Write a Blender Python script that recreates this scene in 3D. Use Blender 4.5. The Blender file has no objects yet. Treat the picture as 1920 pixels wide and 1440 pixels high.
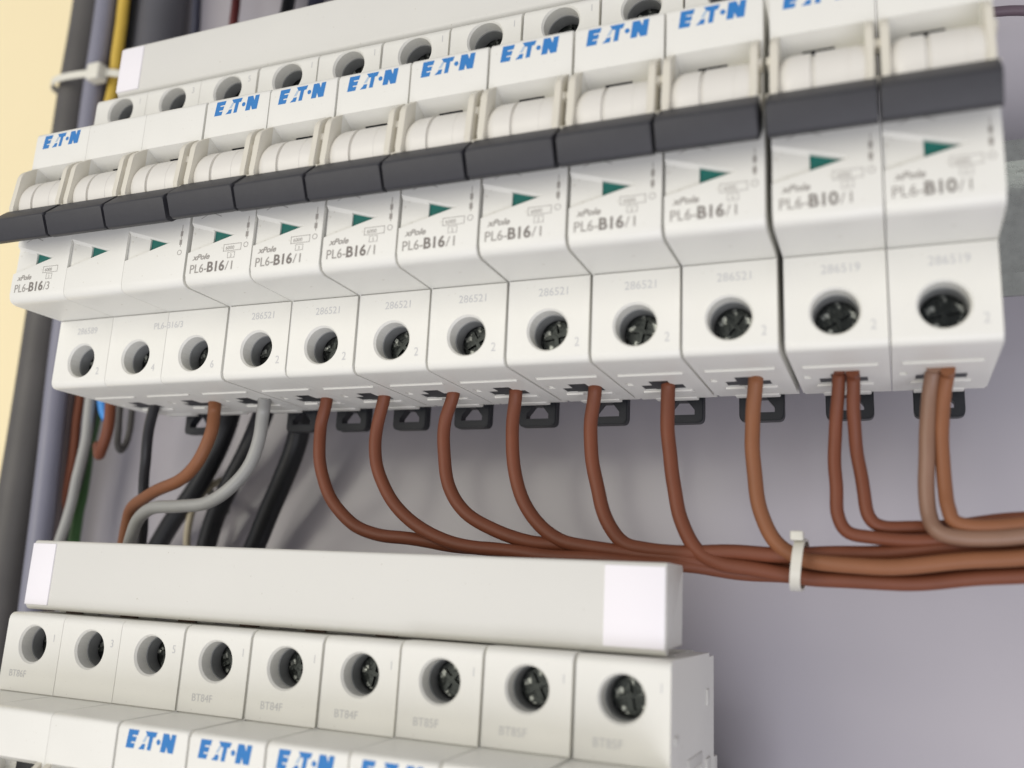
import bpy, bmesh, math, random
from mathutils import Vector, Matrix
random.seed(7)
S = 0.001                      # everything is modelled in millimetres and written in metres
scene = bpy.context.scene

# ------------------------------------------------------------------ camera
cam_data = bpy.data.cameras.new('camera')
cam = bpy.data.objects.new('camera', cam_data)
scene.collection.objects.link(cam)
scene.camera = cam
cam_data.sensor_fit = 'HORIZONTAL'
cam_data.sensor_width = 36.0
cam_data.lens = 1713.823 / 1920 * 36.0
cam_data.clip_start = 0.01
cam_data.clip_end = 20.0
CR = ((0.9232252690115026, 0.3810585255711041, 0.04949245142660366),
      (-0.03938358067260438, 0.22195665060727202, -0.9742608371604629),
      (-0.38223557687902754, 0.8975130335213954, 0.2199234376486041))   # right, down, forward in world axes
cm = Matrix(((CR[0][0], -CR[1][0], -CR[2][0]),
             (CR[0][1], -CR[1][1], -CR[2][1]),
             (CR[0][2], -CR[1][2], -CR[2][2]))).to_4x4()
cm.translation = Vector((194.887, -162.197, -83.687)) * S
cam.matrix_world = cm
cam_data.dof.use_dof = True
cam_data.dof.focus_distance = 0.207
cam_data.dof.aperture_fstop = 10.0

# ------------------------------------------------------------------ light
world = bpy.data.worlds.new('World')
scene.world = world
world.use_nodes = True
bg = world.node_tree.nodes['Background']
bg.inputs[0].default_value = (0.93, 0.93, 1.0, 1)
bg.inputs[1].default_value = 0.50

def area(name, loc, target, size, power, color):
    d = bpy.data.lights.new(name, 'AREA')
    d.shape = 'RECTANGLE'; d.size = size[0]; d.size_y = size[1]
    d.energy = power; d.color = color
    o = bpy.data.objects.new(name, d)
    scene.collection.objects.link(o)
    o.location = loc
    o.rotation_euler = (Vector(target) - Vector(loc)).to_track_quat('-Z', 'Y').to_euler()
    return o
area('window_light', (-0.52, -1.2, 0.10), (0.10, 0, -0.03), (0.9, 1.0), 8.8, (1.0, 0.95, 0.82))
area('room_light', (0.45, -0.85, -0.70), (0.15, 0, -0.05), (0.9, 0.6), 6.2, (0.92, 0.92, 1.0))

vs = scene.view_settings
vs.view_transform = 'Standard'; vs.look = 'None'; vs.exposure = 0; vs.gamma = 1
vs.use_curve_mapping = False
scene.render.engine = 'CYCLES'
scene.cycles.max_bounces = 8

# ------------------------------------------------------------------ materials
def mat(name, col, rough=0.5, spec=0.5, metal=0.0, bump=0.0, bscale=3000, var=0.0, vscale=150, coat=0.0, rvar=0.0, specks=0.0, glint=False):
    m = bpy.data.materials.new(name); m.use_nodes = True
    nt = m.node_tree; b = nt.nodes['Principled BSDF']
    b.inputs['Base Color'].default_value = (*col, 1)
    b.inputs['Roughness'].default_value = rough
    b.inputs['Specular IOR Level'].default_value = spec
    b.inputs['Metallic'].default_value = metal
    b.inputs['Coat Weight'].default_value = coat
    tc = nt.nodes.new('ShaderNodeTexCoord')
    if var > 0:
        n = nt.nodes.new('ShaderNodeTexNoise'); n.inputs['Scale'].default_value = vscale; n.inputs['Detail'].default_value = 4
        nt.links.new(tc.outputs['Object'], n.inputs['Vector'])
        mx = nt.nodes.new('ShaderNodeMixRGB')
        mx.inputs[1].default_value = (*[c * (1 - var) for c in col], 1)
        mx.inputs[2].default_value = (*[min(1, c * (1 + var)) for c in col], 1)
        nt.links.new(n.outputs['Fac'], mx.inputs[0])
        out_c = mx.outputs[0]
        if glint:                           # glints painted into the dark metal's colour as small bright spots
            n3 = nt.nodes.new('ShaderNodeTexNoise'); n3.inputs['Scale'].default_value = 520; n3.inputs['Detail'].default_value = 3
            nt.links.new(tc.outputs['Object'], n3.inputs['Vector'])
            r3 = nt.nodes.new('ShaderNodeValToRGB')
            r3.color_ramp.elements[0].position = 0.58; r3.color_ramp.elements[0].color = (0, 0, 0, 1)
            r3.color_ramp.elements[1].position = 0.66; r3.color_ramp.elements[1].color = (0.26, 0.27, 0.25, 1)
            nt.links.new(n3.outputs['Fac'], r3.inputs[0])
            m3 = nt.nodes.new('ShaderNodeMixRGB'); m3.blend_type = 'ADD'; m3.inputs[0].default_value = 1
            nt.links.new(out_c, m3.inputs[1]); nt.links.new(r3.outputs[0], m3.inputs[2]); out_c = m3.outputs[0]
        if specks > 0:                      # sparse specks of dirt
            n3 = nt.nodes.new('ShaderNodeTexNoise'); n3.inputs['Scale'].default_value = 1100; n3.inputs['Detail'].default_value = 2
            nt.links.new(tc.outputs['Object'], n3.inputs['Vector'])
            r3 = nt.nodes.new('ShaderNodeValToRGB')
            r3.color_ramp.elements[0].position = 0.70; r3.color_ramp.elements[0].color = (1, 1, 1, 1)
            r3.color_ramp.elements[1].position = 0.80; r3.color_ramp.elements[1].color = (1 - specks * 2, 1 - specks * 2.2, 1 - specks * 2.6, 1)
            nt.links.new(n3.outputs['Fac'], r3.inputs[0])
            m3 = nt.nodes.new('ShaderNodeMixRGB'); m3.blend_type = 'MULTIPLY'; m3.inputs[0].default_value = 1
            nt.links.new(out_c, m3.inputs[1]); nt.links.new(r3.outputs[0], m3.inputs[2]); out_c = m3.outputs[0]
        nt.links.new(out_c, b.inputs['Base Color'])
        if rvar > 0:
            mr = nt.nodes.new('ShaderNodeMapRange')
            mr.inputs[3].default_value = max(0, rough - rvar); mr.inputs[4].default_value = rough + rvar
            nt.links.new(n.outputs['Fac'], mr.inputs[0]); nt.links.new(mr.outputs[0], b.inputs['Roughness'])
    if bump > 0:
        n2 = nt.nodes.new('ShaderNodeTexNoise'); n2.inputs['Scale'].default_value = bscale; n2.inputs['Detail'].default_value = 3
        nt.links.new(tc.outputs['Object'], n2.inputs['Vector'])
        bp = nt.nodes.new('ShaderNodeBump'); bp.inputs['Strength'].default_value = bump; bp.inputs['Distance'].default_value = 0.0001
        nt.links.new(n2.outputs['Fac'], bp.inputs['Height']); nt.links.new(bp.outputs[0], b.inputs['Normal'])
    return m
M = dict(
    plastic=mat('white_plastic', (0.76, 0.75, 0.69), 0.42, 0.45, bump=0.2, bscale=2200, var=0.035, vscale=55, rvar=0.08, specks=0.12),
    cap=mat('bright_white_plastic', (0.84, 0.81, 0.83), 0.5, 0.4, bump=0.1),
    cover=mat('light_grey_plastic', (0.66, 0.65, 0.60), 0.5, 0.4, bump=0.2, bscale=1800, var=0.04, vscale=30, rvar=0.08, specks=0.15),
    fin=mat('beige_guard_plastic', (0.67, 0.635, 0.535), 0.4, 0.45, bump=0.08, var=0.04, vscale=200),
    beige=mat('beige_plastic', (0.72, 0.695, 0.63), 0.36, 0.5, bump=0.08, var=0.03, vscale=200),
    lever=mat('dark_grey_plastic', (0.033, 0.033, 0.038), 0.5, 0.45, bump=0.35, bscale=4000, var=0.12, vscale=700),
    clip=mat('black_plastic', (0.018, 0.02, 0.024), 0.45, 0.4, bump=0.1),
    green=mat('green_flag', (0.01, 0.14, 0.115), 0.5, 0.4),
    blue=mat('blue_print', (0.028, 0.185, 0.48), 0.5, 0.3, var=0.12, vscale=2500),
    ink=mat('grey_print', (0.34, 0.32, 0.29), 0.6, 0.2, var=0.1, vscale=3000),
    inkbold=mat('dark_grey_print', (0.22, 0.20, 0.18), 0.6, 0.2, var=0.1, vscale=3000),
    inkfaint=mat('faint_grey_print', (0.56, 0.56, 0.55), 0.6, 0.2, var=0.06, vscale=3000),
    steel=mat('dark_steel', (0.030, 0.033, 0.032), 0.3, 0.5, metal=1.0, bump=1.0, bscale=1500, var=0.7, vscale=700, glint=True),
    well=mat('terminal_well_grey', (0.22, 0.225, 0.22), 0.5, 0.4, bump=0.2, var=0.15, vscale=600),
    rail=mat('galvanised_steel', (0.38, 0.39, 0.36), 0.3, 0.5, metal=1.0, bump=0.6, bscale=700, var=0.25, vscale=450, rvar=0.15),
    panel=mat('painted_panel', (0.46, 0.435, 0.465), 0.2, 0.5, bump=0.12, bscale=700, var=0.05, vscale=20, rvar=0.05),
    wall=mat('yellow_wall_paint', (0.95, 0.82, 0.52), 0.8, 0.2, bump=0.3, bscale=300, var=0.03, vscale=12),
    tie=mat('nylon_white', (0.74, 0.72, 0.62), 0.4, 0.5),
    tie2=mat('nylon_natural', (0.62, 0.60, 0.52), 0.35, 0.5),
    brown=mat('brown_insulation', (0.165, 0.052, 0.025), 0.5, 0.3, bump=0.15, bscale=600, var=0.16, vscale=120),
    orange=mat('light_brown_insulation', (0.235, 0.094, 0.042), 0.5, 0.3, bump=0.15, bscale=600, var=0.14, vscale=120),
    tan=mat('faded_brown_insulation', (0.225, 0.125, 0.08), 0.45, 0.5, bump=0.15, bscale=600, var=0.14, vscale=120),
    mauve=mat('mauve_insulation', (0.14, 0.10, 0.12), 0.5, 0.4),
    black=mat('black_insulation', (0.022, 0.022, 0.024), 0.4, 0.5),
    blackcable=mat('black_cable_sheath', (0.012, 0.013, 0.015), 0.38, 0.5, bump=0.1),
    conduit=mat('shade_tube_grey', (0.10, 0.10, 0.112), 0.6, 0.3, var=0.15, vscale=60),
    darkcable=mat('charcoal_cable_sheath', (0.085, 0.08, 0.075), 0.5, 0.4, bump=0.25, bscale=500, var=0.25, vscale=60),
    greycable=mat('blue_grey_cable_sheath', (0.21, 0.21, 0.26), 0.42, 0.5, bump=0.1, var=0.1, vscale=60),
    grey=mat('grey_insulation', (0.33, 0.33, 0.31), 0.42, 0.5, bump=0.1, var=0.08, vscale=120),
    darkbrown=mat('dark_brown_sheath', (0.115, 0.09, 0.088), 0.5, 0.4, var=0.15, vscale=80),
    yellow=mat('yellow_insulation', (0.62, 0.42, 0.06), 0.45, 0.5, var=0.08, vscale=100),
    green_w=mat('green_insulation', (0.045, 0.13, 0.035), 0.45, 0.5),
    bluew=mat('blue_insulation', (0.05, 0.27, 0.68), 0.42, 0.5),
    navy=mat('navy_insulation', (0.03, 0.032, 0.055), 0.4, 0.5),
    maroon=mat('maroon_insulation', (0.12, 0.022, 0.022), 0.42, 0.5),
    cream=mat('cream_insulation', (0.50, 0.44, 0.31), 0.45, 0.5),
)
COLMAT = {'green': 'green_w', 'blue': 'bluew'}

# ------------------------------------------------------------------ helpers
def mesh_from_bm(bm, name, smooth=35):
    me = bpy.data.meshes.new(name)
    bmesh.ops.recalc_face_normals(bm, faces=bm.faces)
    bm.to_mesh(me); bm.free()
    if smooth:
        me.shade_smooth(); me.set_sharp_from_angle(angle=math.radians(smooth))
    return me
def scaled(me):
    me.transform(Matrix.Scale(S, 4)); return me
def link(name, me, material, parent=None, loc=(0, 0, 0)):
    o = bpy.data.objects.new(name, me)
    if material is not None and not me.materials:
        me.materials.append(material)
    scene.collection.objects.link(o)
    o.parent = parent
    o.location = Vector(loc) * S
    return o
def empty(name, loc, label, cat, group=None):
    o = bpy.data.objects.new(name, None); scene.collection.objects.link(o)
    o.location = Vector(loc) * S; o.empty_display_size = 0.01
    o['label'] = label; o['category'] = cat
    if group: o['group'] = group
    return o
def tag(o, label=None, cat=None, group=None, kind=None):
    if label: o['label'] = label
    if cat: o['category'] = cat
    if group: o['group'] = group
    if kind: o['kind'] = kind
    return o
def box(bm, x0, x1, y0, y1, z0, z1, bev=0.0, seg=2):
    r = bmesh.ops.create_cube(bm, size=1)
    vs_ = r['verts']
    for v in vs_:
        v.co = Vector(((x0 + x1) / 2 + v.co.x * (x1 - x0), (y0 + y1) / 2 + v.co.y * (y1 - y0), (z0 + z1) / 2 + v.co.z * (z1 - z0)))
    if bev > 0:
        es = list({e for v in vs_ for e in v.link_edges})
        bmesh.ops.bevel(bm, geom=es, offset=bev, segments=seg, affect='EDGES', profile=0.6)
def prism_yz(bm, pts, x0, x1, bev=0.0):
    """closed polygon of (y, z) points extruded along x"""
    a = [bm.verts.new((x0, y, z)) for y, z in pts]
    b = [bm.verts.new((x1, y, z)) for y, z in pts]
    n = len(pts)
    fa = bm.faces.new(a); fb = bm.faces.new(b[::-1])
    for i in range(n):
        bm.faces.new((a[i], b[i], b[(i + 1) % n], a[(i + 1) % n]))
    if bev > 0:
        es = list(fa.edges) + list(fb.edges)
        bmesh.ops.bevel(bm, geom=es, offset=bev, segments=2, affect='EDGES', profile=0.5)
def prism_xz(bm, pts, y0, y1, pts_back=None):
    a = [bm.verts.new((x, y0, z)) for x, z in pts]
    b = [bm.verts.new((x, y1, z)) for x, z in (pts_back or pts)]
    n = len(pts)
    bm.faces.new(a); bm.faces.new(b[::-1])
    for i in range(n):
        bm.faces.new((a[i], b[i], b[(i + 1) % n], a[(i + 1) % n]))
def cyl_y(bm, x, z, r, y0, y1, n=32, r1=None):
    r1 = r if r1 is None else r1
    a = [bm.verts.new((x + r * math.cos(t), y0, z + r * math.sin(t))) for t in [2 * math.pi * i / n for i in range(n)]]
    b = [bm.verts.new((x + r1 * math.cos(t), y1, z + r1 * math.sin(t))) for t in [2 * math.pi * i / n for i in range(n)]]
    bm.faces.new(a); bm.faces.new(b[::-1])
    for i in range(n):
        bm.faces.new((a[i], b[i], b[(i + 1) % n], a[(i + 1) % n]))
def rounded(pts, radii, seg=4):
    out = []; n = len(pts)
    for i, (p, r) in enumerate(zip(pts, radii)):
        p = Vector(p)
        if r <= 0: out.append(tuple(p)); continue
        a = (Vector(pts[i - 1]) - p).normalized(); b = (Vector(pts[(i + 1) % n]) - p).normalized()
        s, e = p + a * r, p + b * r
        for k in range(seg + 1):
            t = k / seg
            out.append(tuple((1 - t) ** 2 * s + 2 * t * (1 - t) * p + t * t * e))
    return out
def boolean(me, cutters):
    """subtract every cutter mesh from me (all still in mm) and return the new mesh"""
    o = bpy.data.objects.new('work', me); scene.collection.objects.link(o)
    tmp = []
    for c in cutters:
        co = bpy.data.objects.new('cut', c); scene.collection.objects.link(co); tmp.append(co)
        m = o.modifiers.new('b', 'BOOLEAN'); m.operation = 'DIFFERENCE'; m.solver = 'EXACT'; m.object = co
    dg = bpy.context.evaluated_depsgraph_get()
    res = bpy.data.meshes.new_from_object(o.evaluated_get(dg))
    bpy.data.objects.remove(o)
    for t in tmp: bpy.data.objects.remove(t)
    return res
def cutter(fn):
    bm = bmesh.new(); fn(bm); return mesh_from_bm(bm, 'c', 0)
def text_mesh(body, size, x, z, bold=0.0, shear=0.0, align='LEFT', sx=1.0, depth=0.012, width=None):
    """flat lettering standing in the xz plane, facing -y, in mm, baseline at z"""
    c = bpy.data.curves.new('t', 'FONT'); c.body = body; c.size = size; c.shear = shear
    c.align_x = align; c.extrude = depth; c.offset = bold; c.resolution_u = 3
    o = bpy.data.objects.new('t', c); scene.collection.objects.link(o)
    dg = bpy.context.evaluated_depsgraph_get()
    me = bpy.data.meshes.new_from_object(o.evaluated_get(dg))
    bpy.data.objects.remove(o)
    if width:
        lo = min(v.co.x for v in me.vertices); hi = max(v.co.x for v in me.vertices)
        sx = width / (hi - lo); x -= lo * sx
    me.transform(Matrix.Translation((x, 0, z)) @ Matrix.Rotation(math.pi / 2, 4, 'X') @ Matrix.Diagonal((sx, 1, 1, 1)))
    return me
def join_meshes(items, name):
    """items: (mesh, y) pairs merged into one mesh, in mm"""
    bm = bmesh.new()
    for me, y in items:
        me.transform(Matrix.Translation((0, y, 0)))
        bm.from_mesh(me); bpy.data.meshes.remove(me)
    out = bpy.data.meshes.new(name); bm.to_mesh(out); bm.free()
    return out
def catmull(pts, n=8):
    P = [Vector(p) for p in pts]
    P = [P[0] * 2 - P[1]] + P + [P[-1] * 2 - P[-2]]
    out = []
    for i in range(1, len(P) - 2):
        for k in range(n):
            t = k / n
            out.append(0.5 * ((2 * P[i]) + (-P[i - 1] + P[i + 1]) * t + (2 * P[i - 1] - 5 * P[i] + 4 * P[i + 1] - P[i + 2]) * t * t
                              + (-P[i - 1] + 3 * P[i] - 3 * P[i + 1] + P[i + 2]) * t ** 3))
    out.append(P[-2]); return out
def tube(bm, path, r, sides=16, cap=True, flat=1.0):
    rings = []; up = Vector((0, 1, 0.02)).normalized()
    for i, p in enumerate(path):
        d = (path[min(i + 1, len(path) - 1)] - path[max(i - 1, 0)]).normalized()
        u = (up - d * up.dot(d)).normalized(); v = d.cross(u); up = u
        rings.append([bm.verts.new(p + (u * math.cos(a) * flat + v * math.sin(a)) * r) for a in [2 * math.pi * k / sides for k in range(sides)]])
    for a, b in zip(rings, rings[1:]):
        for k in range(sides):
            bm.faces.new((a[k], a[(k + 1) % sides], b[(k + 1) % sides], b[k]))
    if cap:
        bm.faces.new(rings[0][::-1]); bm.faces.new(rings[-1])

# ------------------------------------------------------------------ the setting
bm = bmesh.new(); box(bm, -90, 620, 72, 73.5, -520, 420)
tag(link('cabinet_back_panel', scaled(mesh_from_bm(bm, 'cabinet_back_panel', 0)), M['panel']), kind='structure')
bm = bmesh.new(); box(bm, -1400, 900, 150, 160, -1200, 1200)
tag(link('wall', scaled(mesh_from_bm(bm, 'wall', 0)), M['wall']), kind='structure')

# ------------------------------------------------------------------ breaker meshes
PITCH = 17.7
def housing_mesh(x0, x1, bev, zt, zb):
    pts = [(0, -40), (39.5, -40), (39.5, -19), (44, -19), (44, 19), (39.5, 19), (39.5, 40), (0, 40),
           (0, 22.2), (-15.6, 21.9), (-15.6, -22.6), (0, -22.4)]
    rad = [1.7, 0.8, 0, 0, 0, 0, 0.8, 1.7, 0, 1.2, 2.2, 0]
    bm = bmesh.new()
    prism_yz(bm, rounded(pts, rad), x0, x1, bev)
    me = mesh_from_bm(bm, 'housing', 0)
    cx = 8.85
    cuts = []
    for zc in (zt, -zb):
        cuts.append(cutter(lambda b: cyl_y(b, cx, zc, 4.05, -3, 12, 40)))
        cuts.append(cutter(lambda b: cyl_y(b, cx, zc, 4.9, -0.6, 0.6, 40, r1=3.98)))
    for z0 in (-22.62, 22.2):
        cuts.append(cutter(lambda b: box(b, -1, 19, -0.05, 0.6, z0, z0 + 0.24)))
    # pocket for the toggle, with its chamfered upper lip
    cuts.append(cutter(lambda b: prism_yz(b, [(-16.5, 12.7), (-15.6, 12.3), (-14.3, 11.75), (-11.4, 10.5), (-11.4, 8), (-8, 8), (-8, -5), (-16.5, -5)], 2.0, 15.6)))
    cuts.append(cutter(lambda b: box(b, 5.3, 10.7, -12.0, -9, 4, 12.5)))
    # arrow-shaped label recess
    cuts.append(cutter(lambda b: prism_xz(b, [(-2, -6.75), (14.6, -11.85), (-2, -15.9)], -16.2, -14.9, [(-2, -8.15), (11.3, -12.05), (-2, -15.45)])))
    cuts.append(cutter(lambda b: prism_xz(b, [(6.3, -10.3), (12.4, -12.2), (6.3, -13.9)], -15.3, -12.9)))
    # underside: label groove, cable entry
    for sgn in (-1, 1):
        cuts.append(cutter(lambda b: box(b, 1.9, 15.4, 11.4, 12.0, sgn * 39.3, sgn * 40.6)))
        cuts.append(cutter(lambda b: box(b, 4.4, 13.3, 22.2, 26.2, sgn * 28, sgn * 41)))
        cuts.append(cutter(lambda b: box(b, 6.7, 10.8, 18.7, 26.5, sgn * 28.2, sgn * 41.2)))
        cuts.append(cutter(lambda b: box(b, 1.6, 2.9, 19.5, 22.0, sgn * 39.5, sgn * 41.3)))
        cuts.append(cutter(lambda b: box(b, 3.2, 14.4, 29.2, 29.9, sgn * 39.4, sgn * 41.4)))
        cuts.append(cutter(lambda b: box(b, -1, 19, 34.6, 41, sgn * 39.2, sgn * 41.5)))
    out = boolean(me, cuts)
    # raised moulding lines on the two ends
    bm = bmesh.new(); bm.from_mesh(out)
    for sgn in (-1, 1):
        z0, z1 = sorted((sgn * 39.9, sgn * 40.35))
        box(bm, 2.1, 15.4, 12.15, 12.9, z0, z1, 0.18)
        box(bm, 3.6, 7.6, 27.4, 28.4, z0, z1, 0.18)
        box(bm, 10.2, 14.2, 27.4, 28.4, z0, z1, 0.18)
        z0, z1 = sorted((sgn * 39.1, sgn * 40.1))
        box(bm, 4.2, 13.6, 35.4, 38.2, z0, z1, 0.3)
    me = bpy.data.meshes.new('housing'); bm.to_mesh(me); bm.free()
    me.shade_smooth(); me.set_sharp_from_angle(angle=math.radians(28))
    me.materials.clear(); me.materials.append(M['plastic'])
    return scaled(me)

def barrel_mesh():
    bm = bmesh.new()
    cy, cz = -12.9, 1.5
    xs = [(2.0, 1.0), (2.7, .45), (3.4, .12), (4.2, 0), (7.1, 0), (7.15, .5), (7.8, .5), (7.85, 0), (12.9, 0), (12.95, .07), (13.4, .07), (13.45, 0), (14.9, .02), (15.7, .15)]
    A = [math.radians(a) for a in range(60, 251, 8)]
    rings = []
    for x, dr in xs:
        R = 7.0 - dr
        ring = [bm.verts.new((x, cy + R * math.cos(a), cz + R * math.sin(a))) for a in A]
        ring.append(bm.verts.new((x, cy + 2, cz - 4))); ring.append(bm.verts.new((x, cy + 2, cz + 4)))
        rings.append(ring)
    n = len(rings[0])
    for a, b in zip(rings, rings[1:]):
        for k in range(n):
            bm.faces.new((a[k], a[(k + 1) % n], b[(k + 1) % n], b[k]))
    bm.faces.new(rings[0]); bm.faces.new(rings[-1][::-1])
    return scaled(mesh_from_bm(bm, 'toggle_barrel', 40))
def fin_mesh(x0, x1, pin):
    pts = [(-14.8, 12.3), (-15.7, 12.2), (-19.3, 9.2), (-20.3, -0.9), (-19.0, -2.6), (-14.0, -2.6)]
    bm = bmesh.new(); prism_yz(bm, rounded(pts, [0, .5, 1.1, .9, .6, 0]), x0, x1, 0.22)
    box(bm, min(pin, x0 + .2), max(pin, x1 - .2), -19.6, -17.0, -2.0, -0.6, 0.15)
    box(bm, min(pin, x0 + .2), max(pin, x1 - .2), -18.6, -16.0, 5.4, 6.8, 0.15)
    return scaled(mesh_from_bm(bm, 'guard_fin', 35))
def lever_mesh():
    pts = [(-14.5, -1.6), (-19.9, -0.9), (-24.1, -5.0), (-22.0, -9.7), (-20.2, -9.3), (-14.8, -4.8)]
    bm = bmesh.new(); prism_yz(bm, rounded(pts, [0, .3, .5, .5, .4, 0]), 0.32, 17.25, 0.42)
    return scaled(mesh_from_bm(bm, 'lever', 40))
def window_mesh():
    bm = bmesh.new(); prism_xz(bm, [(6.1, -10.1), (12.7, -12.2), (6.1, -14.1)], -14.45, -13.0)
    return scaled(mesh_from_bm(bm, 'status_flag', 0))
def screw_mesh(rot):
    bm = bmesh.new(); cyl_y(bm, 0, 0, 3.45, 6.0, 7.6, 32); cyl_y(bm, 0, 0, 3.1, 5.6, 7.0, 32, r1=3.45)
    me = mesh_from_bm(bm, 's', 0)
    cuts = []
    for a in (0, 90):
        b = bmesh.new(); box(b, -2.5, 2.5, 5.0, 6.9, -0.42, 0.42)
        bmesh.ops.rotate(b, verts=b.verts, cent=(0, 0, 0), matrix=Matrix.Rotation(math.radians(a + rot), 3, 'Y'))
        cuts.append(mesh_from_bm(b, 'c', 0))
    me = boolean(me, cuts)
    me.shade_smooth(); me.set_sharp_from_angle(angle=math.radians(35)); me.name = 'terminal_screw'
    me.materials.clear(); me.materials.append(M['steel'])
    return scaled(me)
def well_mesh():
    bm = bmesh.new(); n = 36
    prof = [(4.03, 3.3), (3.85, 3.4), (3.7, 7.6), (3.75, 9.5), (4.03, 9.5)]
    rings = [[bm.verts.new((r * math.cos(2 * math.pi * k / n), y, r * math.sin(2 * math.pi * k / n))) for k in range(n)] for r, y in prof]
    for i in range(len(prof)):
        a, b = rings[i], rings[(i + 1) % len(prof)]
        for k in range(n):
            bm.faces.new((a[k], a[(k + 1) % n], b[(k + 1) % n], b[k]))
    cyl_y(bm, 0, 0, 3.8, 8.2, 9.0, n)
    return scaled(mesh_from_bm(bm, 'terminal_well', 40))
def clip_mesh():
    bm = bmesh.new()
    box(bm, 4.2, 13.9, 42.2, 43.8, -44.4, -38.5, 0.0)
    me = mesh_from_bm(bm, 'c', 0)
    bm = bmesh.new()
    prism_xz(bm, rounded([(4.2, -30), (13.9, -30), (13.9, -44.6), (4.2, -44.6)], [0, 0, 1.4, 1.4], 5), 41.2, 43.9)
    bmesh.ops.recalc_face_normals(bm, faces=bm.faces)
    bmesh.ops.bevel(bm, geom=list(bm.edges), offset=0.25, segments=2, affect='EDGES')
    me = mesh_from_bm(bm, 'rail_clip', 0)
    me = boolean(me, [cutter(lambda b: prism_xz(b, [(7.9, -39.5), (10.2, -39.5), (11.9, -41.6), (11.9, -42.7), (6.2, -42.7), (6.2, -41.6)], 41, 45))])
    me.materials.clear(); me.materials.append(M['clip'])
    return scaled(me)
def entry_plug_mesh():
    bm = bmesh.new()
    box(bm, 4.45, 13.25, 22.25, 26.15, -39.86, -29); box(bm, 6.75, 10.75, 18.75, 26.45, -39.9, -29)  # added black plug fills the cable entry to make its inside dark
    return scaled(mesh_from_bm(bm, 'dark_entry_plug', 0))
def logo_mesh():
    u = 12.1 / 100.0; v = 3.4 / 25.0
    polys = [
        [(0, 0), (16.5, 0), (18.3, 6.6), (10.3, 6.6), (10.6, 8.8), (19, 8.8), (20.8, 15.6), (11.6, 15.6), (11.9, 17.8), (22.3, 17.8), (24.5, 25), (3.5, 25)],
        [(26, 0), (38.5, 0), (40, 7.5), (33, 7.5), (31.5, 4.5)],
        [(38, 25), (62, 25), (59, 18), (54.5, 18), (51.5, 0), (44, 0), (47, 18), (42.5, 18)],
        [(71, 0), (81.2, 0), (83, 8.5), (86.5, 0), (97, 0), (100.5, 25), (91.5, 25), (89.8, 16), (86, 25), (74.5, 25)],
    ]
    bm = bmesh.new()
    for p in polys:
        f = bm.faces.new([bm.verts.new((x * u, 0, y * v)) for x, y in p])
    bm.faces.new([bm.verts.new((66 * u + 4.0 * u * math.cos(t), 0, 12.5 * v + 4.0 * v * 0.95 * math.sin(t))) for t in [2 * math.pi * k / 16 for k in range(16)]])
    bm.normal_update()
    bmesh.ops.triangulate(bm, faces=bm.faces)
    r = bmesh.ops.extrude_face_region(bm, geom=list(bm.faces))
    bmesh.ops.translate(bm, verts=[g for g in r['geom'] if isinstance(g, bmesh.types.BMVert)], vec=(0, 0.03, 0))
    return mesh_from_bm(bm, 'maker_logo', 0)
LOGO = logo_mesh()
LOGO.transform(Matrix.Translation((2.5, -15.64, 17.4))); LOGO.materials.append(M['blue']); scaled(LOGO)
_b = bmesh.new(); prism_xz(_b, [(4.0, 1.35), (4.65, 1.35), (5.3, 2.65), (4.75, 2.65)], -0.03, 0.0)
SLASH = mesh_from_bm(_b, 'maker_logo', 0); SLASH.transform(Matrix.Translation((2.5, -15.61, 17.4))); SLASH.materials.append(mat('pale_blue_print', (0.42, 0.52, 0.62), 0.5, 0.3)); scaled(SLASH)

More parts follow.
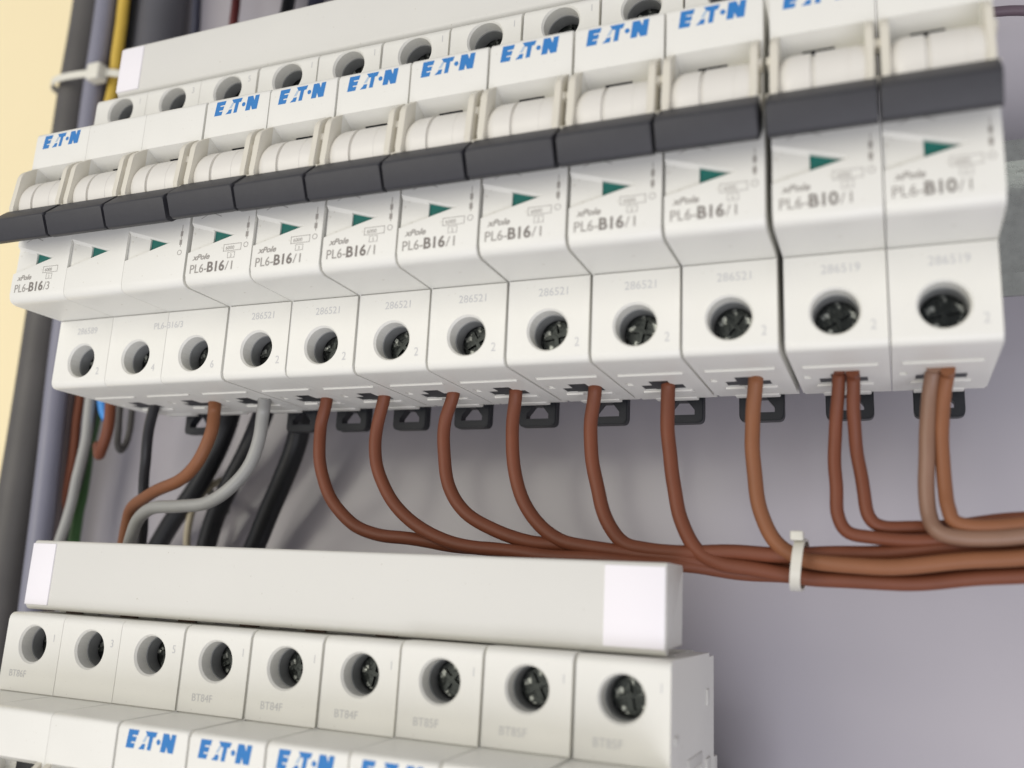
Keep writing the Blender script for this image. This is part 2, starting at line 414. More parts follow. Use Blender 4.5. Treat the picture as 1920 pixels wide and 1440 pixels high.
def flat(bm, x0, x1, z0, z1, y):
    box(bm, x0, x1, y, y + 0.02, z0, z1)
def rating_mesh(code, poles):
    t1 = text_mesh('PL6-', 2.85, 1.4, -20.0, 0.015, width=4.5)
    t1b = text_mesh(code, 3.2, 6.1, -20.0, 0.085, width=4.6)
    t1c = text_mesh('/' + poles, 2.85, 10.9, -20.0, 0.0, width=1.9)
    return join_meshes([(t1, -15.63), (t1c, -15.63)], 'rating_print'), join_meshes([(t1b, -15.635)], 'rating_print')
def nose_marks(box_on=True, side_on=True):
    items = [(text_mesh('xPole', 1.8, 1.7, -17.0, 0.05, shear=0.3, width=4.7), -15.63)] if box_on else []
    bm = bmesh.new()
    y = -15.63
    if box_on:
        for a in ((9.9, 14.6, -14.25, -14.13), (9.9, 14.6, -15.75, -15.63), (9.9, 10.02, -15.75, -14.13), (14.5, 14.62, -15.75, -14.13),
                  (11.2, 13.1, -16.1, -16.0), (11.2, 13.1, -17.35, -17.25), (11.2, 11.3, -17.35, -16.0), (13.0, 13.1, -17.35, -16.0)):
            flat(bm, *a, y)
    if side_on:
        for a in ((15.75, 15.9, -9.6, -8.2), (15.75, 15.9, -11.6, -10.9), (15.75, 15.9, -13.4, -12.9), (15.5, 16.15, -10.9, -9.7), (15.45, 16.15, -12.9, -11.7)):
            flat(bm, *a, y)
        n = 14
        for k in range(n):
            a0, a1 = 2 * math.pi * k / n, 2 * math.pi * (k + 1) / n
            v_ = [bm.verts.new((15.8 + r * math.cos(a), y, -14.7 + r * math.sin(a))) for r, a in ((.62, a0), (.62, a1), (.48, a1), (.48, a0))]
            bm.faces.new(v_)
    # the little mark just under the lever
    zz = [(2.8, -7.3), (4.6, -6.5), (6.2, -6.45), (8.3, -7.35)]
    if box_on:
        for (xa, za), (xb, zb_) in zip(zz, zz[1:]):
            bm.faces.new([bm.verts.new((xa, y, za)), bm.verts.new((xb, y, zb_)), bm.verts.new((xb, y, zb_ - .16)), bm.verts.new((xa, y, za - .16))])
    me = bpy.data.meshes.new('m'); bm.to_mesh(me); bm.free()
    items.append((me, 0))
    if box_on:
        items.append((text_mesh('6000', 1.15, 10.5, -15.4, 0.0), -15.63))
        items.append((text_mesh('3', 1.0, 11.85, -17.1, 0.0), -15.63))
    return join_meshes(items, 'symbol_print')
def plain(me, m):
    me.materials.clear(); me.materials.append(m); return scaled(me)

MESH = {}
MESH['barrel'] = barrel_mesh()
MESH['finL'] = fin_mesh(0.62, 1.98, -0.05)
MESH['finR'] = fin_mesh(15.72, 16.95, 17.55)
MESH['lever'] = lever_mesh()
MESH['flag'] = window_mesh()
MESH['screws'] = [screw_mesh(a) for a in (12, 38, 61, 80)]
MESH['well'] = well_mesh()
MESH['clip'] = clip_mesh()
bm = bmesh.new(); box(bm, 5.35, 10.65, -11.6, -10.6, 3, 12.2)  # added black plate behind the barrel so the slit above it reads dark
MESH['slit_plate'] = scaled(mesh_from_bm(bm, 'dark_slit_plate', 0))
MESH['entry_plug'] = entry_plug_mesh()
for key, zt, zb in (('mid', 35.0, 33.2), ('low', 33.1, 33.2)):
    MESH['single_' + key] = housing_mesh(0.27, 17.43, 0.24, zt, zb)
    MESH['pole_' + key] = housing_mesh(0.04, 17.66, 0.10, zt, zb)
for code, poles in (('B16', '1'), ('B10', '1'), ('B16', '3')):
    a, b = rating_mesh(code, poles)
    MESH['rate_' + code + poles] = (plain(a, M['ink']), plain(b, M['inkbold']))
MESH['marks'] = plain(nose_marks(), M['ink'])
MESH['marks_first'] = plain(nose_marks(True, False), M['ink'])
MESH['marks_last'] = plain(nose_marks(False, True), M['ink'])
_tc = {}
def print_mesh(body, size, x, z, key, sx=1.0, depth=0):
    k = (body, size, x, z, key)
    if k not in _tc:
        _tc[k] = plain(join_meshes([(text_mesh(body, size, x, z, 0.0, sx=sx), -0.03)], 'terminal_print'), M[key])
    return _tc[k]

def pole(root, dx, key, single, zt, zb, logo, marks, rate, prints, n):
    at = (dx, 0, 0)
    link('housing', MESH[('single_' if single else 'pole_') + key], None, root, at)
    link('guard_fin', MESH['finL'], M['fin'], root, at)
    link('guard_fin', MESH['finR'], M['fin'], root, at)
    link('toggle_barrel', MESH['barrel'], M['beige'], root, at)
    link('lever', MESH['lever'], M['lever'], root, (dx + random.uniform(-.06, .06), random.uniform(-.22, .12), random.uniform(-.2, .15)))
    link('status_flag', MESH['flag'], M['green'], root, at)
    for zc in (zt, -zb):
        link('terminal_well', MESH['well'], M['well'], root, (dx + 8.85, 0, zc))
        s = link('terminal_screw', MESH['screws'][(n + (zc > 0)) % 4], None, root, (dx + 8.85, 0, zc))
    link('dark_entry_plug', MESH['entry_plug'], M['clip'], root, at)
    link('dark_slit_plate', MESH['slit_plate'], M['clip'], root, at)
    if logo:
        link('maker_logo', LOGO, None, root, at); link('maker_logo', SLASH, None, root, at)
    if marks: link('symbol_print', MESH[marks], None, root, at)
    if rate:
        link('rating_print', MESH[rate][0], None, root, at); link('rating_print', MESH[rate][1], None, root, at)
    for (body, size, x, z, mk, sx) in prints:
        link('terminal_print', print_mesh(body, size, x, z, mk, sx), None, root, at)

ROWS = {'mid': (0.0, 0.0), 'low': (-1.12, -134.53), 'top': (-7.0, 139.0)}
def row_of(rowname):
    return {'mid': ('mid', 35.0, 33.2), 'low': ('low', 33.1, 33.2), 'top': ('mid', 35.0, 33.2)}[rowname]
def single_breaker(rowname, x, code, part_no, top_no, label, n, group, jz=0.0, jy=0.0):
    key, zt, zb = row_of(rowname)
    rx, rz = ROWS[rowname]
    r = empty('circuit_breaker', (rx + x, jy, rz + jz), label, 'circuit breaker', group)
    pr = []
    if part_no: pr.append((part_no, 2.35, 6.6, -26.2, 'inkfaint', 0.95))
    pr.append(('2', 2.6, 14.5, -36.9, 'inkfaint', 0.85))
    if top_no: pr.append((top_no, 2.2, 3.7, 24.8, 'inkfaint', 0.95))
    pr.append(('1', 2.3, 15.3, 34.6 if rowname == 'low' else 36.4, 'inkfaint', 0.85))
    pole(r, 0, key, True, zt, zb, True, 'marks', 'rate_' + code + '1', pr, n)
    if rowname != 'top': link('rail_clip', MESH['clip'], None, r)
    return r
def triple_breaker(rowname, x, label, n, group, top_no=None):
    key, zt, zb = row_of(rowname)
    rx, rz = ROWS[rowname]
    r = empty('three_pole_circuit_breaker', (rx + x, 0, rz), label, 'circuit breaker', group)
    for k in range(3):
        pr = [(str(2 * k + 2), 2.6, 14.3, -37.0, 'inkfaint', 0.85),
              (str(2 * k + 1), 2.4, 14.9, 34.0 if rowname == 'low' else 36.2, 'inkfaint', 0.85)]
        if k == 0:
            pr.append(('286589', 2.35, 6.2, -26.4, 'inkfaint', 0.95))
            if top_no: pr.append((top_no, 2.2, 2.8, 25.6, 'inkfaint', 0.95))
        if k == 1: pr.append(('PL6-B16/3', 2.3, 13.4, -26.6, 'inkfaint', 0.95))
        pole(r, k * PITCH, key, False, zt, zb, k == 0, ('marks_first', None, 'marks_last')[k], 'rate_B163' if k == 0 else None, pr, n + k)
        if k != 1: link('rail_clip', MESH['clip'], None, r, (k * PITCH + 2.2, 0, 0))
    return r
# ------------------------------------------------------------------ the three rows of breakers
triple_breaker('mid', 0.0, 'three-pole white breaker marked B16/3, leftmost of the row whose logos all show', 0, 'breakers in the middle row')
ORD = ['first', 'second', 'third', 'fourth', 'fifth', 'sixth', 'seventh']
GAP = {3: .45, 4: .2, 5: .1, 6: .1, 7: .05, 8: .1, 9: .0, 10: .6, 11: .25}
for i in range(3, 12):
    code = 'B16' if i < 10 else 'B10'
    if i < 10:
        lab = 'white B16 breaker in the middle row, %s right of the three-pole one' % ORD[i - 3]
    else:
        lab = ('white B10 breaker in the middle row, left neighbour of the rightmost breaker',
               'white B10 breaker at the right end of the middle row')[i - 10]
    single_breaker('mid', PITCH * i + GAP[i], code, '286521' if i < 10 else '286519', None, lab, i, 'breakers in the middle row',
                   jz=random.uniform(-.12, .12), jy=random.uniform(-.12, .12))
triple_breaker('low', 0.0, 'three-pole white breaker with three screw holes at the left end of the bottom row', 1, 'breakers in the bottom row', 'BT86F')
for i in range(3, 9):
    g = 0.25 if i < 6 else 0.45
    lab = ('white breaker printed BT84F, %s right of the three-pole one in the bottom row' if i < 6 else
           'white breaker printed BT85F, %s right of the three-pole one in the bottom row') % ORD[i - 3]
    if i == 8: lab = 'white breaker printed BT85F at the right end of the bottom row'
    single_breaker('low', PITCH * i + g, 'B16', '286521', 'BT84F' if i < 6 else 'BT85F', lab, i + 2, 'breakers in the bottom row',
                   jz=(0.45 if i >= 6 else 0) + random.uniform(-.1, .1), jy=random.uniform(-.12, .12) - (0.6 if i >= 6 else 0))
for i in range(0, 8):
    single_breaker('top', PITCH * i, 'B16', '286521', None,
                   'white breaker of the row above, barely showing its underside over the top edge' if i == 0 else
                   'white breaker above the top edge, %s after the one just showing' % ORD[i - 1], i, 'breakers in the row above')

# ------------------------------------------------------------------ DIN rails
def rail(rowname, x0, x1, label):
    rx, rz = ROWS[rowname]
    o = [(44.2, 17.5), (44.2, 12.6), (50.7, 12.6), (50.7, -12.6), (44.2, -12.6), (44.2, -17.5), (45.2, -17.5), (45.2, -13.6), (51.7, -13.6), (51.7, 13.6), (45.2, 13.6), (45.2, 17.5)]
    bm = bmesh.new(); prism_yz(bm, o, x0, x1)
    r = link('mounting_rail', scaled(mesh_from_bm(bm, 'mounting_rail', 0)), M['rail'], None, (0, 0, rz - 1.2))
    tag(r, label, 'rail', 'steel rails carrying the breakers')
    for x in (x0 + 12, x1 - 12):
        bm = bmesh.new(); box(bm, x - 8, x + 8, 51.7, 72, -6, 6, 0.4)
        link('standoff', scaled(mesh_from_bm(bm, 'standoff', 0)), M['rail'], r)
    return r
rail('mid', -12, 262, 'galvanised steel rail sticking out behind the right end of the middle breaker row')
rail('low', -12, 166, 'galvanised steel rail hidden behind the bottom row of breakers')
rail('top', -8, 262, 'galvanised steel rail behind the breaker row at the top edge')

# ------------------------------------------------------------------ busbar covers
def busbar(x0, x1, z0, z1, label, caps):
    y0, y1 = 4.0, 17.5
    r = empty('busbar_cover', (x0, y0, z0), label, 'busbar', 'busbar covers above the breaker rows')
    h = z1 - z0; w = x1 - x0
    bm = bmesh.new()
    prof = rounded([(0, 0.9), (0, h - .0), (y1 - y0, h), (y1 - y0, 1.6), (2.0, 1.6), (1.4, 0)], [0.7, .8, .5, 0, 0, 0.5])
    prism_yz(bm, prof, 0, w, 0.25)
    link('cover_strip', scaled(mesh_from_bm(bm, 'cover_strip', 35)), M['cover'], r)
    for a, b in caps:
        bm = bmesh.new(); box(bm, a - x0, b - x0, -0.28, 6, 1.3, h - 0.75, 0.15)
        link('end_cap', scaled(mesh_from_bm(bm, 'end_cap', 35)), M['cap'], r)
    # copper comb teeth running down into the terminals
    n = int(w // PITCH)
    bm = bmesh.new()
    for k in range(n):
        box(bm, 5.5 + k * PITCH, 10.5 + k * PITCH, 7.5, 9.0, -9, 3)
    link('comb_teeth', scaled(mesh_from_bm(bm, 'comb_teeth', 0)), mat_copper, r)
    return r
mat_copper = mat('shade_dark_copper', (0.09, 0.045, 0.03), 0.5, 0.5, metal=0.6)  # copper colour darkened to carry the shadow under the covers
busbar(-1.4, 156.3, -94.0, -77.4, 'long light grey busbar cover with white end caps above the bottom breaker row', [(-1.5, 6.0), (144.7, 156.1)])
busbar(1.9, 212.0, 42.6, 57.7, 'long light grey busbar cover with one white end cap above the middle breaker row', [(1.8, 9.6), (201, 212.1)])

# moulded details on the bare right side of the last bottom breaker
last = [o for o in bpy.data.objects if o.get('label', '').startswith('white breaker printed BT85F at the right end')][0]
bm = bmesh.new()
for a in ((14, 27, -4, 22, 'p'), (31, 35, 14, 20, 'k'), (3, 5.5, 26, 27.2, 'k'), (31.5, 33.5, 30, 33, 'k')):
    box(bm, 17.38, 17.62 if a[4] == 'p' else 17.75, a[0], a[1], a[2], a[3], 0.1)
for k in range(7):
    box(bm, 17.5, 17.85, 15.5 + k * 1.6, 16.1 + k * 1.6, -2, 20, 0.05)
link('side_relief', scaled(mesh_from_bm(bm, 'side_relief', 30)), M['cover'], last)

WIRE_PATHS = {
    'w3': (1.5, 'brown', [(67.9, 20.0, -36.4), (66.8, 23.0, -39.7), (64.4, 25.0, -45.9), (64.7, 25.0, -52.6), (66.7, 25.0, -59.2), (70.4, 25.0, -65.6), (75.9, 25.0, -70.3), (82.3, 25.5, -72.3), (90.6, 26.0, -73.3), (103.2, 27.0, -74.5), (116.3, 27.0, -75.3), (131.2, 27.0, -75.7), (145.3, 27.0, -75.9), (155.8, 30.0, -75.9), (168.7, 30.0, -76.5), (182.9, 30.0, -76.9), (196.3, 30.0, -76.1), (219.5, 30.0, -74.0)]),
    'w4': (1.5, 'brown', [(84.7, 20.0, -36.7), (83.2, 23.0, -39.9), (81.3, 24.0, -45.9), (81.0, 24.0, -52.3), (82.8, 24.0, -58.7), (86.8, 24.0, -64.7), (93.6, 24.0, -70.2), (101.1, 23.5, -73.5), (110.4, 23.0, -74.9), (123.0, 23.0, -76.0), (134.9, 23.0, -76.5), (146.3, 23.0, -76.9), (156.8, 25.0, -77.2), (169.2, 26.5, -78.1), (183.1, 27.0, -78.4), (196.3, 27.0, -77.8), (219.0, 27.0, -75.4)]),
    'w5': (1.5, 'brown', [(102.6, 20.0, -36.6), (101.4, 23.0, -40.3), (99.4, 24.0, -46.3), (99.4, 24.0, -53.8), (101.3, 24.0, -61.4), (106.2, 24.0, -67.3), (112.9, 24.0, -71.0), (120.6, 24.0, -73.0), (129.4, 25.0, -73.9), (139.8, 26.0, -74.9), (149.8, 27.0, -75.4), (156.4, 27.0, -75.4), (169.1, 27.0, -75.4), (183.1, 27.0, -75.0), (196.4, 27.0, -73.9), (219.3, 27.0, -71.1)]),
    'w6': (1.5, 'brown', [(118.2, 20.0, -37.3), (117.0, 23.0, -40.6), (116.3, 24.0, -46.7), (116.6, 24.0, -54.0), (118.4, 24.0, -61.7), (122.5, 24.0, -68.3), (128.3, 24.0, -72.5), (135.1, 24.0, -74.2), (143.8, 24.0, -74.9), (152.7, 24.0, -75.7), (160.0, 25.0, -76.4), (167.1, 26.5, -77.0), (177.2, 27.0, -77.2), (190.7, 27.0, -76.7), (219.1, 27.0, -73.3)]),
    'w7': (1.5, 'brown', [(136.5, 20.0, -37.5), (135.6, 23.0, -40.6), (134.6, 24.0, -47.1), (135.0, 24.0, -54.1), (136.5, 24.0, -61.6), (138.8, 24.0, -68.3), (142.6, 24.0, -73.0), (147.7, 24.0, -74.3), (155.9, 24.0, -74.4), (165.4, 24.0, -74.3), (177.5, 24.0, -74.3), (189.1, 24.0, -73.7), (202.7, 24.0, -72.3), (219.0, 24.0, -70.2)]),
    'w8': (1.5, 'brown', [(152.5, 20.0, -38.2), (151.7, 23.0, -40.3), (151.5, 24.0, -47.5), (151.9, 24.0, -54.3), (152.9, 24.0, -61.5), (154.6, 24.0, -68.0), (157.5, 24.0, -73.6), (162.3, 24.0, -76.3), (168.5, 24.0, -77.4), (175.5, 24.0, -78.2), (183.2, 24.0, -78.7), (190.7, 24.0, -78.9), (201.6, 24.0, -78.2), (218.6, 24.0, -76.1)]),
    'w9': (1.5, 'orange', [(170.3, 18.0, -38.4), (169.8, 21.0, -40.7), (169.2, 23.0, -47.1), (168.9, 23.0, -53.6), (169.3, 23.0, -60.5), (170.6, 23.0, -66.8), (173.2, 23.0, -71.9), (177.6, 23.0, -74.8), (183.5, 21.5, -76.0), (190.9, 21.0, -76.2), (199.8, 21.0, -75.4), (208.5, 21.0, -74.4), (218.4, 21.0, -73.1)]),
    'w10a': (1.25, 'brown', [(186.1, 17.0, -39.4), (185.8, 20.0, -40.2), (185.0, 22.0, -46.6), (184.5, 23.0, -53.8), (184.5, 23.0, -61.0), (184.6, 23.0, -66.6), (186.4, 23.0, -70.0), (191.0, 23.0, -70.9), (197.4, 23.0, -71.0), (203.6, 23.0, -70.6), (210.6, 24.0, -69.9), (219.2, 25.0, -69.0)]),
    'w10b': (1.25, 'brown', [(188.2, 17.0, -40.0), (188.2, 20.0, -41.1), (188.2, 22.0, -47.8), (188.5, 24.0, -54.7), (189.3, 24.0, -61.9), (190.2, 24.0, -66.9), (192.9, 24.5, -68.8), (198.5, 25.0, -68.6), (205.7, 26.0, -67.8), (211.9, 27.0, -67.0), (219.8, 28.0, -66.1)]),
    'w11a': (1.45, 'tan', [(202.4, 17.0, -39.7), (202.4, 20.0, -40.1), (201.3, 22.0, -47.1), (200.5, 22.0, -55.1), (200.3, 22.0, -61.6), (200.5, 21.5, -66.5), (201.8, 20.3, -69.7), (205.2, 20.0, -70.7), (210.3, 20.0, -70.5), (218.5, 20.0, -69.5)]),
    'w11b': (1.3, 'orange', [(204.6, 17.0, -40.3), (204.6, 20.0, -41.1), (203.7, 22.0, -47.2), (203.1, 22.5, -55.1), (203.4, 22.0, -61.6), (203.7, 21.0, -65.1), (205.0, 20.5, -67.8), (210.5, 20.5, -68.4), (218.7, 20.5, -67.9)]),
    'l_black': (1.45, 'black', [(12.7, 22.0, -37.3), (10.0, 25.0, -40.1), (4.3, 30.0, -46.6), (1.5, 33.0, -54.4), (-0.4, 36.0, -61.5), (-1.2, 38.0, -69.5), (-2.6, 40.0, -79.1)]),
    'l_brown': (1.65, 'orange', [(34.0, 20.0, -37.8), (31.5, 24.0, -41.1), (31.4, 24.0, -47.5), (28.7, 24.0, -54.4), (21.8, 25.0, -60.1), (11.4, 27.0, -63.2), (2.2, 30.0, -66.5), (-0.8, 32.0, -71.5), (-2.9, 34.0, -79.4)]),
    'l_grey': (1.65, 'grey', [(50.2, 20.0, -39.1), (47.3, 24.0, -42.3), (47.2, 24.0, -49.1), (45.7, 23.0, -56.1), (41.1, 22.0, -62.5), (34.1, 22.0, -66.0), (25.7, 22.0, -67.1), (16.8, 23.0, -67.2), (11.3, 24.0, -70.1), (8.2, 25.0, -74.7), (5.2, 27.0, -80.2)]),
    'k1': (3.0, 'blackcable', [(13.9, 52.0, -30.8), (9.2, 56.0, -38.9), (3.6, 58.0, -49.1), (-4.3, 60.0, -59.5), (-12.5, 62.0, -67.6), (-19.4, 64.0, -75.9), (-25.4, 66.0, -83.4)]),
    'k2': (3.0, 'blackcable', [(27.3, 52.0, -29.7), (21.2, 56.0, -38.4), (15.8, 58.0, -47.6), (8.9, 60.0, -57.8), (3.5, 62.0, -66.5), (-0.4, 64.0, -76.1), (-3.9, 66.0, -84.2)]),
    'k3': (3.1, 'blackcable', [(40.6, 50.0, -32.2), (37.2, 54.0, -40.7), (34.2, 56.0, -48.1), (29.7, 58.0, -56.4), (24.8, 60.0, -64.8), (20.1, 62.0, -73.3), (15.7, 64.0, -80.3)]),
    'cream': (1.1, 'cream', [(5.9, 66.0, -53.8), (1.2, 64.0, -55.7), (-2.3, 62.0, -59.3), (-5.3, 62.0, -64.2), (-6.2, 62.0, -71.6), (-7.0, 64.0, -81.2)]),
    'pale': (1.2, 'grey', [(-9.6, 66.0, -51.2), (-5.3, 66.0, -55.5), (-2.1, 66.0, -58.8), (0.4, 66.0, -61.3), (6.0, 64.0, -64.7)]),
    'edge_dark': (7.0, 'darkcable', [(-79.2, 55.0, 163.5), (-76.5, 55.0, 118.6), (-76.1, 55.0, 78.8), (-73.1, 55.0, 7.0), (-71.8, 55.0, -38.1), (-71.3, 55.0, -82.1), (-69.3, 55.0, -139.1), (-68.6, 55.0, -169.4)]),
    'edge_grey': (3.6, 'greycable', [(-64.2, 49.0, 145.4), (-62.3, 49.0, 109.4), (-61.4, 49.0, 75.2), (-58.2, 49.0, 15.2), (-56.6, 49.0, -18.2), (-53.8, 49.0, -56.8), (-51.8, 49.0, -94.7), (-49.9, 49.0, -136.3), (-48.5, 49.0, -165.2)]),
    'edge_brown': (2.3, 'darkbrown', [(-64.9, 53.0, 148.7), (-62.9, 53.0, 112.1), (-60.4, 53.0, 77.2), (-56.7, 53.0, 16.5), (-55.5, 53.0, -20.9), (-52.9, 53.0, -56.3), (-49.6, 53.0, -94.6), (-48.0, 53.0, -136.6)]),
    'edge_yellow': (2.0, 'yellow', [(-56.9, 50.0, 144.3), (-55.1, 50.0, 112.8), (-54.0, 50.0, 91.2), (-54.0, 50.0, 70.4), (-55.1, 50.0, 48.3), (-56.5, 50.0, 19.3)]),
    'edge_black': (3.0, 'blackcable', [(-61.5, 60.0, 153.1), (-59.7, 60.0, 122.7), (-59.4, 60.0, 107.0), (-58.7, 60.0, 89.3), (-58.5, 60.0, 63.8)]),
    'e_brown2': (1.4, 'brown', [(-51.3, 54.0, 20.2), (-52.4, 54.0, -9.8), (-50.9, 54.0, -29.0), (-50.1, 54.0, -44.1), (-50.5, 54.0, -59.6), (-52.0, 54.0, -73.2), (-52.5, 54.0, -86.5)]),
    'e_grey2': (1.5, 'grey', [(-34.1, 44.0, -13.7), (-35.0, 44.0, -24.0), (-34.7, 44.0, -35.1), (-34.7, 44.0, -49.3), (-36.0, 44.0, -62.3), (-38.3, 44.0, -75.2), (-39.6, 44.0, -83.2)]),
    'e_black2': (1.5, 'black', [(-45.1, 56.0, -9.7), (-45.7, 56.0, -20.6), (-46.2, 56.0, -32.3), (-47.2, 56.0, -43.8), (-48.4, 56.0, -55.9), (-50.6, 56.0, -69.6), (-52.5, 56.0, -86.5)]),
    'loop_brown': (1.6, 'brown', [(-22.4, 40.0, -25.5), (-19.6, 38.0, -34.3), (-18.4, 37.0, -42.6), (-20.9, 38.0, -48.7), (-23.6, 40.0, -50.3), (-27.8, 43.0, -47.0)]),
    'loop_black': (1.0, 'darkcable', [(-25.6, 45.0, -24.2), (-23.3, 45.0, -34.4), (-23.9, 46.0, -40.8), (-25.4, 48.0, -45.8), (-25.6, 50.0, -47.6), (-25.9, 52.0, -43.9), (-25.3, 52.0, -36.3), (-24.5, 50.0, -26.5)]),
    'blue': (1.6, 'blue', [(-33.3, 46.0, -21.9), (-32.6, 46.0, -29.6), (-31.2, 46.0, -34.8), (-29.0, 46.0, -38.2)]),
    'green': (2.0, 'green', [(-51.6, 62.0, -26.3), (-52.3, 62.0, -40.9), (-52.5, 62.0, -56.1), (-52.6, 62.0, -60.5), (-52.9, 62.0, -66.6), (-52.6, 62.0, -76.1), (-52.3, 62.0, -86.3)]),
    'conduit': (8.5, 'conduit', [(-51.7, 62.0, 161.5), (-50.3, 62.0, 137.8), (-49.4, 62.0, 119.5), (-48.7, 62.0, 99.5), (-48.1, 62.0, 71.6)]),  # added wide tube that darkens the shaded upper-left area
    't_navy': (1.6, 'navy', [(-28.7, 55.0, 145.2), (-26.6, 55.0, 122.7), (-25.2, 55.0, 109.5), (-24.4, 55.0, 96.7), (-23.6, 55.0, 80.1)]),
    't_maroon': (1.5, 'maroon', [(-5.6, 50.0, 135.1), (-3.9, 50.0, 113.7), (-3.3, 50.0, 103.4), (-3.1, 50.0, 95.2), (-2.5, 50.0, 79.3)]),
    't_dark1': (2.2, 'blackcable', [(12.4, 58.0, 136.5), (12.3, 58.0, 115.5), (11.8, 58.0, 105.4), (10.9, 58.0, 95.4), (9.9, 58.0, 77.7)]),
    't_dark2': (2.6, 'navy', [(28.3, 52.0, 127.6), (28.5, 52.0, 107.4), (27.9, 52.0, 97.7), (27.4, 52.0, 88.1), (26.5, 52.0, 71.1)]),
    't_r1': (1.1, 'mauve', [(210.3, 40.0, 46.1), (219.7, 40.0, 45.1), (225.8, 40.0, 43.8), (242.1, 40.0, 39.2)]),
}
# ------------------------------------------------------------------ wires and cables (centre lines in mm)
WIRE_INFO = {
 'w3': ('wire', 'brown wire curving right from the first single-pole breaker of the middle row', 'wire', 'brown wires leaving the middle row'),
 'w4': ('wire', 'brown wire curving right from the second single-pole breaker of the middle row', 'wire', 'brown wires leaving the middle row'),
 'w5': ('wire', 'brown wire curving right from the third single-pole breaker of the middle row', 'wire', 'brown wires leaving the middle row'),
 'w6': ('wire', 'brown wire curving right from the fourth single-pole breaker of the middle row', 'wire', 'brown wires leaving the middle row'),
 'w7': ('wire', 'brown wire from the fifth single-pole breaker, running along the top of the bundle', 'wire', 'brown wires leaving the middle row'),
 'w8': ('wire', 'brown wire from the sixth single-pole breaker, running along the bottom of the bundle', 'wire', 'brown wires leaving the middle row'),
 'w9': ('wire', 'lighter orange-brown wire from the last B16 breaker, in the middle of the tied bundle', 'wire', 'brown wires leaving the middle row'),
 'w10a': ('wire', 'left one of two thin red-brown wires under the first B10 breaker', 'wire', 'brown wires leaving the middle row'),
 'w10b': ('wire', 'right one of two thin red-brown wires under the first B10 breaker', 'wire', 'brown wires leaving the middle row'),
 'w11a': ('wire', 'faded tan-brown wire, left one of two hanging from the rightmost breaker', 'wire', 'brown wires leaving the middle row'),
 'w11b': ('wire', 'orange-brown wire, right one of two hanging from the rightmost breaker', 'wire', 'brown wires leaving the middle row'),
 'l_black': ('wire', 'thin black wire hanging from the first pole of the three-pole breaker', 'wire', None),
 'l_brown': ('wire', 'brown wire from the three-pole breaker bending sharply left over black cables', 'wire', None),
 'l_grey': ('wire', 'light grey wire from the three-pole breaker sweeping left in front of black cables', 'wire', None),
 'k1': ('cable', 'leftmost of three thick black cables slanting behind the middle row', 'cable', 'thick black cables'),
 'k2': ('cable', 'middle one of three thick black cables, crossed by the grey wire', 'cable', 'thick black cables'),
 'k3': ('cable', 'rightmost of three thick black cables, slanting down from a black rail clip', 'cable', 'thick black cables'),
 'cream': ('wire', 'thin cream wire arching down against the back panel between black cables', 'wire', None),
 'pale': ('wire', 'short pale grey wire lying against the panel beside the cream wire', 'wire', None),
 'edge_dark': ('cable', 'very thick charcoal cable running down against the yellow wall', 'cable', 'cables down the left side'),
 'edge_grey': ('cable', 'blue-grey sheathed cable running down the left side beside the charcoal one', 'cable', 'cables down the left side'),
 'edge_brown': ('cable', 'dark brownish cable running down between blue-grey cable and yellow wire', 'cable', 'cables down the left side'),
 'edge_yellow': ('wire', 'yellow wire at the upper left behind the white cable tie', 'wire', None),
 'edge_black': ('cable', 'black cable at the upper left, just right of the yellow wire', 'cable', None),
 'e_brown2': ('wire', 'long brown wire running down at the left behind the grey wire', 'wire', None),
 'e_grey2': ('wire', 'grey wire running down at the left below the three-pole breaker', 'wire', None),
 'e_black2': ('wire', 'black wire in the shade behind the grey wire at left', 'wire', None),
 'loop_brown': ('wire', 'short red-brown wire end bent back under the left end of the middle row', 'wire', None),
 'loop_black': ('wire', 'narrow charcoal wire loop hanging beside the short red-brown wire end', 'wire', None),
 'blue': ('wire', 'short bit of bright blue wire under the left end of the middle row', 'wire', None),
 'green': ('wire', 'green wire in the shade at lower left beside the grey wire', 'wire', None),
 'conduit': ('conduit', 'wide charcoal conduit in the shade above the white end of the upper busbar cover', 'conduit', None),
 't_navy': ('wire', 'dark navy wire above the left part of the upper busbar cover', 'wire', None),
 't_maroon': ('wire', 'maroon wire above the upper busbar cover', 'wire', None),
 't_dark1': ('cable', 'black cable at the top edge to the right of the maroon wire', 'cable', None),
 't_dark2': ('cable', 'dark navy cable at the top edge, rightmost above the upper busbar cover', 'cable', None),
 't_r1': ('wire', 'blurred mauve wire behind the upper right corner breaker', 'wire', None),
}
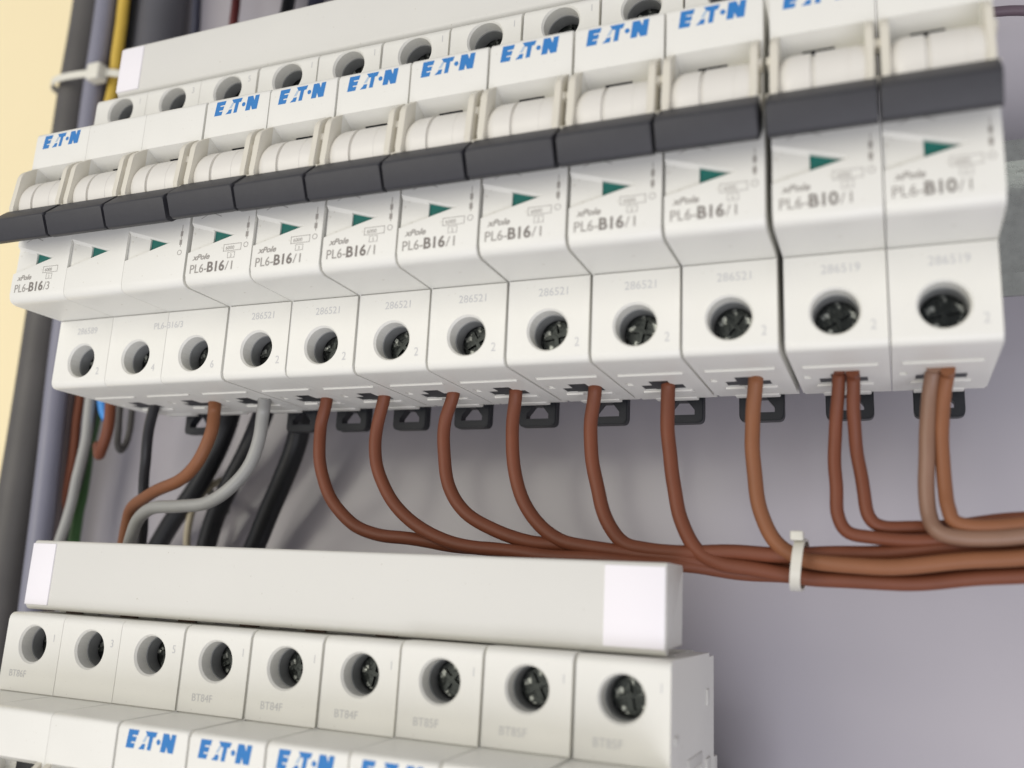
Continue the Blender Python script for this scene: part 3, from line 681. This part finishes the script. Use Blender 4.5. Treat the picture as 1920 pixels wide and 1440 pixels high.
for k, (r, c, pts) in WIRE_PATHS.items():
    nm, lab, cat, grp = WIRE_INFO[k]
    bm = bmesh.new(); path = catmull(pts, 10)
    if len(nm) == 4:                                   # insulated wires are never perfectly even
        ph = [random.uniform(0, 6.28) for _ in range(4)]
        path = [p + Vector((0.10 * math.sin(p.z * .31 + ph[0]) + .04 * math.sin(p.z * .7 + ph[1]), 0.2 * math.sin(p.x * .21 + p.z * .25 + ph[2]), 0.16 * math.sin(p.x * .33 + ph[3]))) for p in path]
    tube(bm, path, r, 20)
    tag(link(nm, scaled(mesh_from_bm(bm, nm, 50)), M[COLMAT.get(c, c)]), lab, cat, grp)

# ------------------------------------------------------------------ cable ties
def tie(cx, cy, cz, axis_x, hw, hd, width, head, m, label, tilt=0.0):
    """a strap loop; axis_x True: the bundle runs along x (loop in yz), else along z (loop in xy)"""
    n = 48; bm = bmesh.new(); rings = []
    for k in range(n):
        a = 2 * math.pi * k / n
        ca, sa = math.cos(a), math.sin(a)
        p = 0.75
        u = math.copysign(abs(ca) ** p, ca); v = math.copysign(abs(sa) ** p, sa)
        ring = []
        for dr, dw in ((0, -.5), (0, .5), (.5, .5), (.5, -.5)):
            du, dv, w = u * (hw + dr), v * (hd + dr), dw * width
            if axis_x: q = (cx + w + tilt * dv, cy + du, cz + dv)
            else: q = (cx + du, cy + dv, cz + w + tilt * du)
            ring.append(bm.verts.new(q))
        rings.append(ring)
    for i in range(n):
        a, b = rings[i], rings[(i + 1) % n]
        for k in range(4):
            bm.faces.new((a[k], a[(k + 1) % 4], b[(k + 1) % 4], b[k]))
    t = empty('cable_tie', (cx, cy, cz), label, 'cable tie')
    st = link('strap', scaled(mesh_from_bm(bm, 'strap', 40)), m, t); st.location = Vector((-cx, -cy, -cz)) * S
    bm = bmesh.new(); hx, hy, hz, sx, sy, sz = head
    box(bm, hx - sx, hx + sx, hy - sy, hy + sy, hz - sz, hz + sz, min(sx, sy, sz) * .4, 3)
    hd_ = link('tie_head', scaled(mesh_from_bm(bm, 'tie_head', 50)), m, t); hd_.location = Vector((-cx, -cy, -cz)) * S
tie(177.4, 24.4, -76.2, True, 6.4, 4.5, 1.9, (177.5, 19.6, -71.0, 1.2, 1.2, .9), M['tie2'], 'translucent off-white cable tie round the brown wire bundle at right', tilt=0.12)
tie(-65.0, 53.5, 86.0, False, 19.5, 8.5, 2.6, (-56.0, 44.5, 84.6, 2.9, 2.4, 3.1), M['tie'], 'white cable tie with square head round the cables at upper left', tilt=-0.08)
